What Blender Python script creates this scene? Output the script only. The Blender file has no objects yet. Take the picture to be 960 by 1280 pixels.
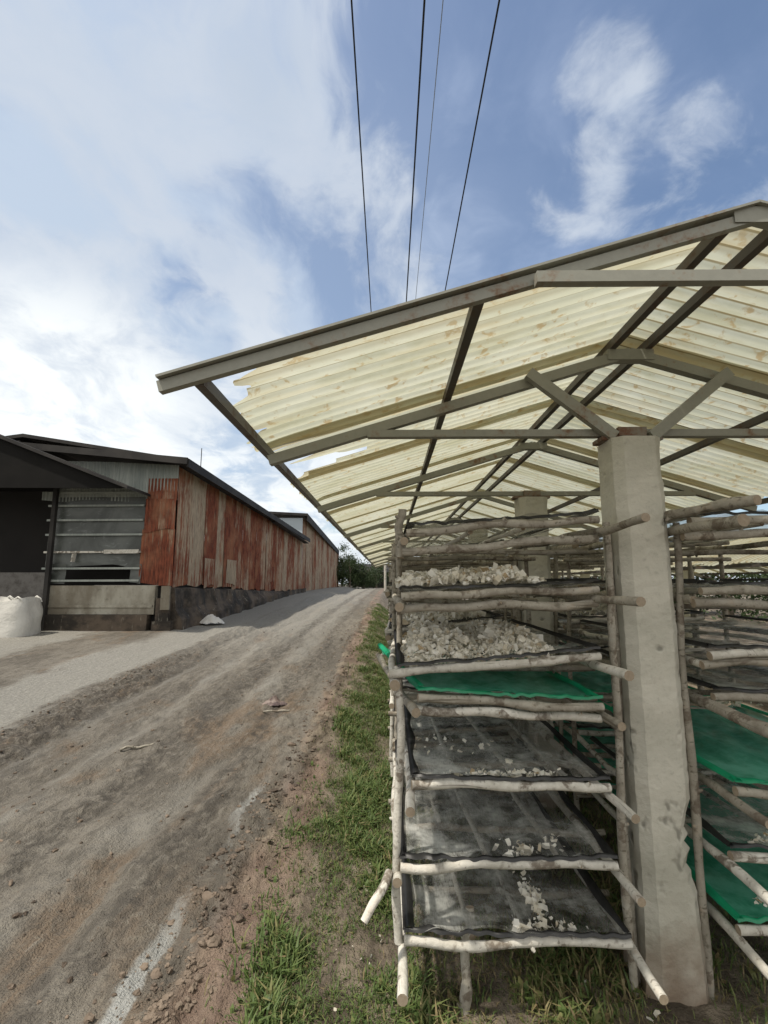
import bpy, math, random
import numpy as np
from mathutils import Vector, Matrix
R = math.radians
rnd = random.Random(7)
SC = bpy.context.scene
COL = SC.collection

# ------------------------------------------------------------------ camera
cam_d = bpy.data.cameras.new("camera")
cam = bpy.data.objects.new("camera", cam_d); COL.objects.link(cam)
cam.location = (0, 0, 1.6)
cam.rotation_euler = (R(90 + 8.25), 0, R(0.567))
cam_d.sensor_fit = 'VERTICAL'; cam_d.sensor_height = 36
cam_d.lens = 600 / 1280 * 36
cam_d.clip_start = 0.05; cam_d.clip_end = 2000
SC.camera = cam
# ------------------------------------------------------------------ sun direction, sky, exposure
SUN_EL, SUN_AZ = 62.0, -118.0          # azimuth measured from +Y towards +X
sun_d = bpy.data.lights.new("sun", 'SUN'); sun = bpy.data.objects.new("sun", sun_d); COL.objects.link(sun)
sun_d.energy = 3.9; sun_d.angle = R(2.0); sun_d.color = (1.0, .93, .82)
sv = Vector((math.sin(R(SUN_AZ)) * math.cos(R(SUN_EL)), math.cos(R(SUN_AZ)) * math.cos(R(SUN_EL)), math.sin(R(SUN_EL))))
sun.rotation_euler = sv.to_track_quat('Z', 'Y').to_euler()
sun.location = sv * 60
SC.view_settings.view_transform = 'Standard'; SC.view_settings.look = 'None'
SC.view_settings.exposure = 0.22; SC.view_settings.gamma = 1; SC.view_settings.use_curve_mapping = False
SC.cycles.max_bounces = 10; SC.cycles.transparent_max_bounces = 24
SC.cycles.use_denoising = True


class NT:
    """small helper to write node graphs"""
    def __init__(s, tree): s.t = tree; s.t.nodes.clear()
    def n(s, typ, ins=None, **kw):
        nd = s.t.nodes.new(typ)
        for k, v in kw.items(): setattr(nd, k, v)
        for k, v in (ins or {}).items(): s.put(nd.inputs[k], v)
        return nd
    def put(s, sock, v):
        if isinstance(v, bpy.types.NodeSocket): s.t.links.new(v, sock)
        elif isinstance(v, bpy.types.Node): s.t.links.new(v.outputs[0], sock)
        else:
            if sock.type == 'RGBA' and len(v) == 3: v = (*v, 1)
            sock.default_value = v
    def m(s, op, a, b=0.0, c=0.0, clamp=False):
        nd = s.n('ShaderNodeMath', {0: a, 1: b, 2: c}, operation=op); nd.use_clamp = clamp
        return nd.outputs[0]
    def mix(s, f, a, b, mode='MIX'):
        nd = s.n('ShaderNodeMix', data_type='RGBA', blend_type=mode)
        s.put(nd.inputs[0], f); s.put(nd.inputs[6], a); s.put(nd.inputs[7], b)
        return nd.outputs[2]
    def noise(s, vec, scale, detail=4, rough=.55, dist=0.0):
        return s.n('ShaderNodeTexNoise', {'Vector': vec, 'Scale': scale, 'Detail': detail, 'Roughness': rough, 'Distortion': dist}).outputs[0]
    def step(s, v, lo, hi, a=0.0, b=1.0):
        nd = s.n('ShaderNodeMapRange', {0: v, 1: lo, 2: hi, 3: a, 4: b}, interpolation_type='SMOOTHSTEP')
        return nd.outputs[0]
    def scale(s, vec, xyz, loc=(0, 0, 0)):
        return s.n('ShaderNodeMapping', {'Vector': vec, 'Scale': xyz, 'Location': loc}).outputs[0]
    def dot(s, vec, d):
        return s.n('ShaderNodeVectorMath', {0: vec, 1: d}, operation='DOT_PRODUCT').outputs['Value']
    def bump(s, h, strength=.4, dist=.02):
        return s.n('ShaderNodeBump', {'Height': h, 'Strength': strength, 'Distance': dist}).outputs[0]


W = bpy.data.worlds.new("World"); SC.world = W; W.use_nodes = True
w = NT(W.node_tree)
g = w.n('ShaderNodeTexCoord').outputs['Generated']
sky = w.n('ShaderNodeTexSky', sky_type='NISHITA'); sky.sun_disc = False
sky.sun_elevation = R(SUN_EL); sky.sun_rotation = R(SUN_AZ); sky.air_density = 1.0; sky.dust_density = 1.6; sky.ozone_density = 2.0
sep = w.n('ShaderNodeSeparateXYZ', {0: g})
zz = w.m('ADD', w.m('MAXIMUM', sep.outputs[2], 0.0), .22)
pl = w.n('ShaderNodeCombineXYZ', {0: w.m('DIVIDE', sep.outputs[0], zz), 1: w.m('DIVIDE', sep.outputs[1], zz), 2: 0.0}).outputs[0]
warp = w.n('ShaderNodeTexNoise', {'Vector': pl, 'Scale': 1.6, 'Detail': 3}).outputs['Color']
plw = w.n('ShaderNodeVectorMath', {0: pl, 1: w.n('ShaderNodeVectorMath', {0: warp, 3: .55}, operation='SCALE').outputs[0]}, operation='ADD').outputs[0]
big = w.noise(plw, 1.15, 6, .52)
fine = w.noise(w.scale(plw, (1.0, .55, 1), (3.1, 1.7, 0)), 3.4, 9, .60)
soft = w.noise(w.scale(pl, (1, 1, 1), (8, 2, 4)), .9, 4, .45)
left = w.step(w.dot(g, (-.80, .55, -.22)), -.25, .75)          # the cloudier side of the sky
low = w.step(sep.outputs[2], .62, .12)
def puff(d, r0, r1): return w.step(w.dot(g, d), math.cos(R(r1)), math.cos(R(r0)))
back = w.step(sep.outputs[1], .25, -.35)                        # unseen bright cloud added behind the camera to lift the shade
mid = w.noise(w.scale(plw, (1, .8, 1), (2, 5, 1)), 2.3, 7, .58)
# a pale veil over the left half, breaking up towards the right
veil = w.step(w.m('ADD', w.m('ADD', w.m('MULTIPLY', soft, .35), w.m('MULTIPLY', mid, .65)), w.m('MULTIPLY', left, .62)), .46, .90)
gap = w.noise(w.scale(plw, (1.1, .7, 1), (6, 9, 3)), 2.0, 7, .55)
veil = w.m('MULTIPLY', veil, w.step(gap, .40, .56, .28, 1.0))
# broken white cloud
wisp = w.noise(w.scale(plw, (.8, .5, 1), (1, 4, 2)), 7.5, 8, .62)
cov = w.m('ADD', w.m('ADD', w.m('MULTIPLY', mid, .55), w.m('MULTIPLY', fine, .75)), w.m('MULTIPLY', wisp, .35))
cov = w.m('ADD', cov, w.m('MULTIPLY', w.m('MULTIPLY', left, w.m('ADD', low, .15)), .16))
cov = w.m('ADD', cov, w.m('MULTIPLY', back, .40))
for d, a, b, k in (((-.50, .75, .42), 2, 13, .17), ((-.57, .76, .30), 3, 17, .17), ((-.35,.85,.36), 2, 10, .10), ((-.62,.70,.34), 2, 10, .10), ((.295, .596, .747), 0, 7, .14), ((.304, .714, .631), 0, 6, .17), ((.413, .648, .64), 0, 8, .15), ((-.27, .80, .53), 1, 8, .13), ((-.337, .706, .623), 1, 8, .08), ((-.45, .60, .65), 2, 14, .21), ((-.25, .78, .57), 1, 7, .10), ((-.20, .60, .76), 5, 15, .17), ((.16, .74, .65), 3, 12, -.16), ((-.36, .82, .45), 0, 5, -.12), ((.40, .56, .76), 1, 7, -.1), ((.02, .62, .78), 3, 10, -.12)):
    cov = w.m('ADD', cov, w.m('MULTIPLY', puff(d, a, b), k))
white = w.step(cov, .83, 1.03)
blue = w.mix(1.0, sky.outputs[0], (1.55, 1.52, 1.46), 'MULTIPLY')
grey = w.mix(left, (4.0, 4.9, 6.9), (5.5, 6.4, 7.5))
lit = w.mix(w.m('MULTIPLY', left, low), (5.6, 6.2, 7.1), (9.6, 9.9, 9.9))
lit = w.mix(w.step(wisp, .38, .62, .30, 0), lit, (4.6, 5.5, 6.8))
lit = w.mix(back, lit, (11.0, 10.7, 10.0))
core = w.m('MULTIPLY', puff((-.19, .62, .75), 1, 10), .75)
lit = w.mix(core, lit, (4.0, 4.8, 5.9))
col = w.mix(w.m('MULTIPLY', veil, .85), blue, grey)
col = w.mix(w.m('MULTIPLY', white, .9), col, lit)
col = w.mix(w.step(sep.outputs[2], .12, .0, 0, .7), col, (6.6, 7.1, 7.6))
glow = w.m('MULTIPLY', puff((-.56, .77, .28), 2, 17), w.step(w.m('ADD', fine, w.m('MULTIPLY', wisp, .5)), .60, .86))
col = w.mix(w.m('MULTIPLY', glow, .85), col, (10.6, 10.8, 10.5))
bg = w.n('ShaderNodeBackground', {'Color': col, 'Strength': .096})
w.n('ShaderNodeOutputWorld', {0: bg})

# ------------------------------------------------------------------ mesh and object helpers
class MB:
    def __init__(s): s.v = []; s.f = []; s.m = []
    def add(s, vs, fs, mi=0):
        o = len(s.v); s.v += [tuple(p) for p in vs]
        s.f += [tuple(i + o for i in f) for f in fs]; s.m += [mi] * len(fs)
    def box(s, a, b, mi=0):
        x0, y0, z0 = a; x1, y1, z1 = b
        s.add([(x0, y0, z0), (x1, y0, z0), (x1, y1, z0), (x0, y1, z0), (x0, y0, z1), (x1, y0, z1), (x1, y1, z1), (x0, y1, z1)],
              [(0, 3, 2, 1), (4, 5, 6, 7), (0, 1, 5, 4), (1, 2, 6, 5), (2, 3, 7, 6), (3, 0, 4, 7)], mi)
    def beam(s, p0, p1, wd, ht, up=(0, 0, 1), mi=0):
        p0, p1 = Vector(p0), Vector(p1); d = (p1 - p0).normalized()
        side = d.cross(Vector(up)).normalized(); u = side.cross(d)
        vs = [p + side * sx * wd / 2 + u * sz * ht / 2 for p in (p0, p1) for sx, sz in ((-1, -1), (1, -1), (1, 1), (-1, 1))]
        s.add(vs, [(0, 1, 2, 3), (7, 6, 5, 4), (0, 4, 5, 1), (1, 5, 6, 2), (2, 6, 7, 3), (3, 7, 4, 0)], mi)
    def tube(s, pts, rad, seg=8, mi=0, cap=1):
        pts = [Vector(p) for p in pts]; n = len(pts); vs = []; fs = []
        d0 = (pts[-1] - pts[0]).normalized()
        ref = Vector((0, 0, 1)) if abs(d0.z) < .8 else Vector((0, 1, 0))
        for i, p in enumerate(pts):
            t = (pts[min(i + 1, n - 1)] - pts[max(i - 1, 0)]).normalized()
            a = t.cross(ref).normalized(); b = a.cross(t)
            r = rad[i] if hasattr(rad, '__len__') else rad
            for k in range(seg):
                q = 2 * math.pi * k / seg
                vs.append(p + (a * math.cos(q) + b * math.sin(q)) * r)
        for i in range(n - 1):
            for k in range(seg):
                k2 = (k + 1) % seg
                fs.append((i * seg + k, i * seg + k2, (i + 1) * seg + k2, (i + 1) * seg + k))
        s.add(vs, fs, mi)
        s.add(vs[:seg], [tuple(range(seg))[::-1]], cap); s.add(vs[-seg:], [tuple(range(seg))], cap)
    def pole(s, p0, p1, r0, r1, seed=0, wob=.007, n=17, seg=10, bend=(0, 0, 0)):
        """a debarked crooked branch with knots and cut ends"""
        q = random.Random(seed); p0, p1, bend = Vector(p0), Vector(p1), Vector(bend)
        ph = [q.uniform(0, 6.3) for _ in range(6)]; pts = []; rr = []
        d = (p1 - p0).normalized(); a = d.orthogonal().normalized(); b = a.cross(d)
        knots = [(q.uniform(.08, .92), q.uniform(.08, .22)) for _ in range(q.randint(1, 3))]
        for i in range(n):
            t = i / (n - 1)
            off = a * wob * (math.sin(ph[0] + 5 * t) + .6 * math.sin(ph[1] + 11 * t)) + b * wob * (math.sin(ph[2] + 4 * t) + .6 * math.sin(ph[3] + 13 * t))
            env = min(1, 6 * t, 6 * (1 - t)) if wob < .02 else 1
            pts.append(p0.lerp(p1, t) + off * env + bend * 4 * t * (1 - t))
            r = (r0 + (r1 - r0) * t) * .84
            r *= 1 + .05 * math.sin(ph[4] + 17 * t) + .03 * math.sin(ph[5] + 31 * t)
            for kt, ka in knots: r *= 1 + ka * 1.1 * math.exp(-((t - kt) / .045) ** 2)
            rr.append(r)
        s.tube(pts, rr, seg, 0, 1)
        for kt, ka in knots[:2]:
            i = int(kt * (n - 1)); an = q.uniform(0, 6.28); dv = (a * math.cos(an) + b * math.sin(an)); r = rr[i]
            s.tube([pts[i] + dv * r * .5, pts[i] + dv * (r * 1.25) + d * r * .2, pts[i] + dv * r * 1.55 + d * r * .45], [r * .55, r * .42, r * .30], 6, 0, 1)
    def build(s, name, mats, parent=None, smooth=False, loc=None):
        me = bpy.data.meshes.new(name); me.from_pydata(s.v, [], s.f)
        for m in (mats if isinstance(mats, (list, tuple)) else [mats]): me.materials.append(m)
        nm = len(me.materials) - 1
        me.polygons.foreach_set('material_index', [min(i, nm) for i in s.m])
        if smooth: me.polygons.foreach_set('use_smooth', [True] * len(s.f))
        me.update()
        return link(name, me, parent, loc)

def link(name, me, parent=None, loc=None):
    o = bpy.data.objects.new(name, me); COL.objects.link(o)
    if parent: o.parent = parent
    if loc is not None: o.location = loc
    return o

def grid_mesh(name, X, Y, Z, mats, parent=None, smooth=True, mask=None):
    """X, Y, Z: arrays (rows, cols)"""
    r, c = X.shape
    co = np.stack([X, Y, Z], -1).reshape(-1, 3).astype(np.float32)
    i = np.arange(r * c).reshape(r, c)
    q = np.stack([i[:-1, :-1], i[:-1, 1:], i[1:, 1:], i[1:, :-1]], -1).reshape(-1, 4)
    if mask is not None: q = q[mask.reshape(-1)]
    return raw_mesh(name, co, q, mats, parent, smooth)

def raw_mesh(name, co, faces, mats, parent=None, smooth=False, colors=None):
    me = bpy.data.meshes.new(name); k = faces.shape[1]
    me.vertices.add(len(co)); me.vertices.foreach_set('co', np.ascontiguousarray(co, np.float32).reshape(-1))
    me.loops.add(faces.size); me.loops.foreach_set('vertex_index', faces.reshape(-1).astype(np.int32))
    me.polygons.add(len(faces)); me.polygons.foreach_set('loop_start', np.arange(0, faces.size, k, dtype=np.int32))
    me.polygons.foreach_set('use_smooth', np.full(len(faces), smooth))
    for m in (mats if isinstance(mats, (list, tuple)) else [mats]): me.materials.append(m)
    if colors is not None:
        at = me.attributes.new('tint', 'FLOAT', 'POINT'); at.data.foreach_set('value', colors.astype(np.float32))
    me.update(calc_edges=True); me.validate()
    return link(name, me, parent)

def tag(o, label=None, cat=None, group=None, kind=None):
    if label: o['label'] = label
    if cat: o['category'] = cat
    if group: o['group'] = group
    if kind: o['kind'] = kind
    return o

def thing(name, label, cat, loc=(0, 0, 0), group=None):
    o = bpy.data.objects.new(name, None); COL.objects.link(o); o.location = loc; o.empty_display_size = .1
    return tag(o, label, cat, group)

def dup(o, loc=None, label=None, group=None, parent=None):
    c = o.copy(); COL.objects.link(c)
    if parent: c.parent = parent
    if loc is not None: c.location = loc
    if label: c['label'] = label
    if group: c['group'] = group
    for ch in list(o.children): dup(ch, parent=c)
    return c

# value noise in numpy
def _h(ix, iy, s):
    v = np.sin(ix * 127.1 + iy * 311.7 + s * 74.7) * 43758.5453
    return v - np.floor(v)
def vnoise(x, y, s=0):
    ix, iy = np.floor(x), np.floor(y); fx, fy = x - ix, y - iy
    fx = fx * fx * (3 - 2 * fx); fy = fy * fy * (3 - 2 * fy)
    return (_h(ix, iy, s) * (1 - fx) + _h(ix + 1, iy, s) * fx) * (1 - fy) + (_h(ix, iy + 1, s) * (1 - fx) + _h(ix + 1, iy + 1, s) * fx) * fy
def fbm(x, y, s=0, o=4):
    t = 0; a = .5
    for i in range(o): t = t + a * vnoise(x, y, s + i * 3.3); x, y, a = x * 2.03, y * 2.03, a * .5
    return t / (1 - .5 ** o)
def sst(v, a, b):
    t = np.clip((v - a) / (b - a), 0, 1); return t * t * (3 - 2 * t)

# ------------------------------------------------------------------ materials
def mat(name): 
    m = bpy.data.materials.new(name); m.use_nodes = True
    return m, NT(m.node_tree)
def pbr(nt, color, rough=.8, normal=None, metal=0.0, spec=.3):
    ins = {'Base Color': color, 'Roughness': rough, 'Metallic': metal, 'Specular IOR Level': spec}
    if normal is not None: ins['Normal'] = normal
    return nt.n('ShaderNodeBsdfPrincipled', ins)
def out(nt, sh): nt.n('ShaderNodeOutputMaterial', {0: sh})
def objc(nt): return nt.n('ShaderNodeTexCoord').outputs['Object']
def rand(nt): return nt.n('ShaderNodeObjectInfo').outputs['Random']

def m_wood(name, light, dark, dirt=(.10, .085, .06)):
    m, t = mat(name); o = objc(t); r = rand(t)
    off = t.n('ShaderNodeVectorMath', {0: o, 1: t.n('ShaderNodeCombineXYZ', {0: t.m('MULTIPLY', r, 9.0), 1: 0.0, 2: 0.0})}, operation='ADD').outputs[0]
    a = t.noise(off, 9, 5, .6); b = t.noise(off, 55, 4, .65); e = t.noise(off, 24, 3, .5)
    c = t.mix(t.step(t.m('ADD', t.m('MULTIPLY', a, .7), t.m('MULTIPLY', b, .3)), .32, .66), dark, light)
    c = t.mix(t.step(e, .60, .74, 0, .75), c, dirt)
    c = t.mix(t.m('MULTIPLY', r, .30), c, dirt)
    c = t.mix(t.step(a, .56, .72, 0, .35), c, (.30, .20, .12))
    ln = t.noise(t.scale(off, (2.2, 60, 60)), 1.0, 3, .5); ln2 = t.noise(t.scale(off, (60, 2.2, 60)), 1.0, 3, .5)
    c = t.mix(t.step(t.m('MAXIMUM', ln, ln2), .60, .72, 0, .85), c, dirt)
    bark = t.step(t.noise(off, 6.5, 5, .62, .6), .55, .60)
    c = t.mix(t.m('MULTIPLY', bark, t.step(b, .3, .6, .35, .9)), c, (.125, .100, .075))
    out(t, pbr(t, c, .82, t.bump(t.m('ADD', b, t.m('MULTIPLY', e, 1.5)), .55, .006), spec=.2)); return m
WOOD = m_wood('weathered_pole', (.42, .395, .335), (.24, .215, .175))
PALEWOOD = m_wood('peeled_pole', (.66, .64, .58), (.44, .42, .36), (.20, .18, .15))
m, t = mat('cut_wood'); o = objc(t)
out(t, pbr(t, t.mix(t.noise(o, 90, 3), (.20, .15, .10), (.34, .29, .22)), .8)); CUT = m

def m_net(name, dark, dust, lo, hi):
    m, t = mat(name); o = objc(t)
    a = t.noise(o, 3.2, 5, .6, .3); b = t.noise(o, 17, 5, .65); fibre = t.noise(t.scale(o, (260, 30, 60)), 1, 2)
    d = t.m('ADD', t.m('ADD', t.m('MULTIPLY', a, .62), t.m('MULTIPLY', b, .28)), t.m('MULTIPLY', fibre, .10))
    c = t.mix(t.step(d, .36, .64), dark, dust)
    tr = t.n('ShaderNodeBsdfTransparent', {0: (1, 1, 1)})
    df = t.n('ShaderNodeBsdfDiffuse', {0: c, 1: .5})
    tl = t.n('ShaderNodeBsdfTranslucent', {0: c})
    gl = t.n('ShaderNodeBsdfGlossy', {0: (.6, .6, .6), 1: .38})
    s = t.n('ShaderNodeMixShader', {0: .30, 1: df, 2: tl}); s = t.n('ShaderNodeMixShader', {0: .07, 1: s, 2: gl})
    s = t.n('ShaderNodeMixShader', {0: t.step(d, .40, .66, lo, hi), 1: tr, 2: s}); out(t, s); return m
NET = m_net('black_net', (.016, .016, .016), (.66, .67, .63), .33, .74)
NETE = m_net('black_net_edge', (.006, .006, .007), (.03, .03, .03), .93, .97)
GNET = m_net('green_net', (.006, .22, .115), (.14, .50, .36), .88, .80)
GNETE = m_net('green_net_edge', (.002, .24, .10), (.01, .36, .18), .96, .98)

m, t = mat('dried_flakes'); o = objc(t)
at = t.n('ShaderNodeAttribute'); at.attribute_name = 'tint'
c = t.mix(at.outputs['Fac'], (.66, .61, .49), (.86, .84, .77)); c = t.mix(t.step(at.outputs['Fac'], .10, .02), c, (.42, .32, .19)); c = t.mix(t.step(t.noise(o, 60, 3), .58, .72, 0, .35), c, (.60, .52, .38))
out(t, t.n('ShaderNodeMixShader', {0: .25, 1: pbr(t, c, .6, spec=.3), 2: t.n('ShaderNodeBsdfTranslucent', {0: c})})); FLAKE = m

m, t = mat('concrete'); o = objc(t)
a = t.noise(o, 3, 6, .6); b = t.noise(o, 38, 5, .6); vor = t.n('ShaderNodeTexVoronoi', {'Vector': o, 'Scale': 9.0, 'Randomness': 1.0}).outputs[0]
sp = t.noise(t.scale(o, (1, 1, .8), (4, 4, 4)), 13, 2, .4)
z = t.n('ShaderNodeSeparateXYZ', {0: o}).outputs[2]
c = t.mix(t.step(a, .3, .7), (.40, .39, .33), (.54, .52, .45))
c = t.mix(t.step(sp, .66, .72, 0, .75), c, (.16, .155, .13))
c = t.mix(t.step(b, .55, .75, 0, .35), c, (.22, .21, .18))
c = t.mix(t.step(t.m('ADD', z, t.m('MULTIPLY', t.noise(o, 7, 4), .5)), .62, .22, 0, .85), c, (.17, .115, .075))
out(t, pbr(t, c, .88, t.bump(t.m('ADD', t.m('ADD', b, a), t.m('MULTIPLY', t.step(sp, .62, .72), -1.2)), .5, .012), spec=.2)); CONC = m

def m_steel(name, base, rust, lo, hi):
    m, t = mat(name); o = objc(t); a = t.noise(o, 5, 6, .65); b = t.noise(o, 40, 4)
    f = t.step(t.m('ADD', t.m('MULTIPLY', a, .8), t.m('MULTIPLY', b, .2)), lo, hi)
    c = t.mix(f, t.mix(b, base, tuple(x * 1.35 for x in base)), rust)
    out(t, pbr(t, c, t.step(f, 0, 1, .48, .85), t.bump(b, .15, .004), spec=.4)); return m
STEEL = m_steel('grey_steel', (.205, .205, .172), (.17, .095, .052), .52, .70)
DSTEEL = m_steel('dark_purlin_steel', (.058, .052, .043), (.10, .055, .03), .45, .72)
RSTEEL = m_steel('rusted_steel', (.15, .13, .10), (.14, .065, .038), .42, .62)
m, t = mat('wire_sheath'); out(t, pbr(t, (.012, .012, .014), .6)); WIRE = m
m, t = mat('bare_cable'); out(t, pbr(t, (.22, .25, .30), .5)); CABLE = m

m, t = mat('translucent_sheet'); o = objc(t); r = rand(t)
a = t.noise(t.scale(o, (1, 1, 1)), 2.2, 5, .6); st = t.noise(t.scale(o, (1.2, 9, 1)), 1.5, 5, .65)
spk = t.noise(o, 16, 4, .6, .4)
c = t.mix(t.step(a, .3, .7), (.50, .51, .40), (.60, .61, .51))
c = t.mix(t.step(st, .48, .72, 0, .6), c, (.50, .44, .28)); c = t.mix(t.step(t.noise(t.scale(o, (.8, 2.2, 1), (3, 3, 3)), 2.2, 6, .65), .46, .68, 0, .65), c, (.38, .38, .25))
c = t.mix(t.step(spk, .56, .68, 0, .75), c, (.36, .25, .11))
wave = t.m('COSINE', t.m('MULTIPLY', t.m('SUBTRACT', t.n('ShaderNodeSeparateXYZ', {0: o}).outputs[1], 1.33), 2 * math.pi / .083))
yb = t.m('FRACT', t.m('DIVIDE', t.m('ADD', t.m('SUBTRACT', t.n('ShaderNodeSeparateXYZ', {0: o}).outputs[1]  , 2.202), t.m('MULTIPLY', t.m('SUBTRACT', st, .5), .05)), .785))
c = t.mix(t.m('MULTIPLY', t.m('MULTIPLY', t.step(yb, .0, .02), t.step(yb, .25, .21)), t.step(st, .30, .62, .12, .72)), c, (.47, .41, .27))   # dirt caught where sheets lap
c = t.mix(t.m('MULTIPLY', t.step(wave, .82, .98), t.step(a, .30, .6, .6, 1.0)), c, (.20, .16, .08))       # dirt settled in the ribs
c = t.mix(t.m('MULTIPLY', r, .22), c, (.66, .60, .36))
tl = t.n('ShaderNodeBsdfTranslucent', {0: c}); df = t.n('ShaderNodeBsdfDiffuse', {0: c})
gl = t.n('ShaderNodeBsdfGlossy', {0: (.6, .6, .6), 1: .4})
s = t.n('ShaderNodeMixShader', {0: .42, 1: tl, 2: df}); s = t.n('ShaderNodeMixShader', {0: .03, 1: s, 2: gl})
out(t, s); SHEET = m

# ground ------------------------------------------------------------
m, t = mat('muddy_ground')
p = t.n('ShaderNodeNewGeometry').outputs['Position']
sp = t.n('ShaderNodeSeparateXYZ', {0: p}); x, y = sp.outputs[0], sp.outputs[1]
n1 = t.noise(t.scale(p, (1, .45, 1)), 1.1, 6, .6, .3); n2 = t.noise(t.scale(p, (1, .5, 1)), 4.5, 6, .65); n3 = t.noise(p, 28, 5, .65); n4 = t.noise(p, 110, 3, .6)
n5 = t.noise(t.scale(p, (1, .35, 1), (5, 9, 0)), 1.7, 5, .55, .6)
jag = t.m('ADD', t.m('MULTIPLY', t.m('SUBTRACT', n1, .5), 1.5), t.m('MULTIPLY', t.m('SUBTRACT', n2, .5), .7))
xj = t.m('ADD', x, jag)
c = t.mix(t.step(n1, .33, .66), (.120, .106, .087), (.205, .185, .153))
orange = t.m('ADD', n5, t.m('MULTIPLY', t.m('MULTIPLY', t.step(t.m('ABSOLUTE', t.m('ADD', x, 1.35)), .75, .0), t.step(y, 9, 4)), .10))
c = t.mix(t.step(orange, .54, .68, 0, .85), c, (.165, .118, .078))
c = t.mix(t.step(n2, .55, .74, 0, .65), c, (.070, .060, .048))
c = t.mix(t.step(n3, .54, .70, 0, .6), c, (.22, .20, .16))
c = t.mix(t.step(n4, .56, .70, 0, .5), c, (.055, .045, .035))
n6 = t.noise(t.scale(p, (1, .22, 1), (2, 7, 0)), 9, 5, .6, .4)
brk = t.m('MULTIPLY', t.step(xj, -4.2, -3.9), t.step(xj, -3.0, -3.5))
c = t.mix(t.m('MULTIPLY', brk, t.step(n3, .36, .56, 0, .75)), c, (.060, .051, .042))
n7 = t.noise(t.scale(p, (1, .6, 1), (7, 1, 0)), 13, 8, .72, .5)
c = t.mix(t.step(n7, .50, .62, 0, .55), c, (.082, .073, .060)); c = t.mix(t.step(n7, .46, .36, 0, .5), c, (.235, .215, .18))
c = t.mix(t.step(n6, .54, .66, 0, .5), c, (.080, .070, .056))
lane = t.m('MULTIPLY', t.step(xj, -5.6, -5.2), t.step(xj, -3.75, -4.15))
lane2 = t.m('MULTIPLY', t.step(t.m('ADD', xj, 0.0), -14.0, -12.0), t.m('MULTIPLY', t.step(xj, -6.9, -7.3), t.step(y, 7.9, 8.6)))
far = t.m('MULTIPLY', t.m('MULTIPLY', t.step(y, 7, 14), .85), t.m('MULTIPLY', t.step(xj, -6.0, -5.0), t.step(xj, -.9, -2.3)))
pale = t.mix(t.step(n3, .35, .7), (.22, .21, .185), (.31, .30, .265))
c = t.mix(t.m('MULTIPLY', t.m('MAXIMUM', t.m('MAXIMUM', lane, lane2), far), .92), c, pale)
wx = t.m('ADD', x, t.m('ADD', t.m('MULTIPLY', t.m('SUBTRACT', n1, .5), .55), t.m('MULTIPLY', t.m('SUBTRACT', n2, .5), .25)))
def band(a, b, sf): return t.m('MULTIPLY', t.step(wx, a - sf, a + sf), t.step(wx, b + sf, b - sf))
wb = t.m('MAXIMUM', band(-1.80, -1.50, .08), t.m('MAXIMUM', band(-2.75, -2.50, .07), t.m('MULTIPLY', band(-3.35, -3.15, .06), .6)))
c = t.mix(t.m('MULTIPLY', wb, t.step(n5, .34, .56, .75, .1)), c, t.mix(n3, (.21, .20, .175), (.30, .285, .25)))
db = t.m('MAXIMUM', band(-2.20, -1.95, .10), band(-1.42, -1.22, .08))
c = t.mix(t.m('MULTIPLY', db, t.step(n7, .40, .58, .15, .75)), c, (.075, .066, .055))
stripe = t.m('MULTIPLY', t.step(t.m('ADD', x, t.m('MULTIPLY', t.m('SUBTRACT', n2, .5), .22)), -1.07, -1.04), t.step(t.m('ADD', x, t.m('MULTIPLY', t.m('SUBTRACT', n2, .5), .22)), -.96, -.985))
stripe = t.m('MULTIPLY', stripe, t.m('MULTIPLY', t.step(y, 4.4, 3.6), t.step(n1, .36, .50)))
c = t.mix(t.m('MULTIPLY', stripe, .9), c, (.36, .365, .345))
soil = t.m('MULTIPLY', t.step(t.m('ADD', x, t.m('MULTIPLY', t.m('SUBTRACT', n2, .5), .5)), -.86, -.74), t.step(y, 40, 20))
c = t.mix(soil, c, t.mix(t.step(n2, .38, .62), (.085, .068, .050), (.24, .20, .15)))
c = t.mix(t.m('MULTIPLY', t.m('MULTIPLY', t.step(x, -.9, -.75), t.step(x, -.4, -.6)), t.step(n5, .44, .56, 0, .5)), c, (.24, .16, .125))
wet = t.step(n2, .55, .74)
out(t, pbr(t, c, t.step(wet, 0, 1, .92, .6), t.bump(t.m('ADD', t.m('ADD', t.m('MULTIPLY', n3, .9), t.m('MULTIPLY', n4, .5)), t.m('ADD', n2, n6)), 1.0, .035), spec=.25)); GROUND = m

m, t = mat('clod'); o = t.n('ShaderNodeNewGeometry').outputs['Position']; a = t.noise(o, 3.2, 4); b = t.noise(o, 60, 4)
c = t.mix(t.step(a, .38, .62), (.07, .056, .045), (.19, .15, .115)); c = t.mix(t.step(b, .5, .7, 0, .5), c, (.24, .19, .15))
out(t, pbr(t, c, .95, t.bump(b, .6, .01), spec=.1)); CLOD = m

m, t = mat('grass_blade')
at = t.n('ShaderNodeAttribute'); at.attribute_name = 'tint'
rp = t.n('ShaderNodeValToRGB', {0: at.outputs['Fac']})
els = rp.color_ramp.elements
els[0].position = 0; els[0].color = (.065, .105, .030, 1); els[1].position = 1; els[1].color = (.24, .19, .10, 1)
e = els.new(.45); e.color = (.115, .165, .048, 1); e = els.new(.75); e.color = (.20, .20, .08, 1)
out(t, t.n('ShaderNodeMixShader', {0: .30, 1: pbr(t, rp.outputs[0], .55, spec=.35), 2: t.n('ShaderNodeBsdfTranslucent', {0: rp.outputs[0]})})); GRASS = m

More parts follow.
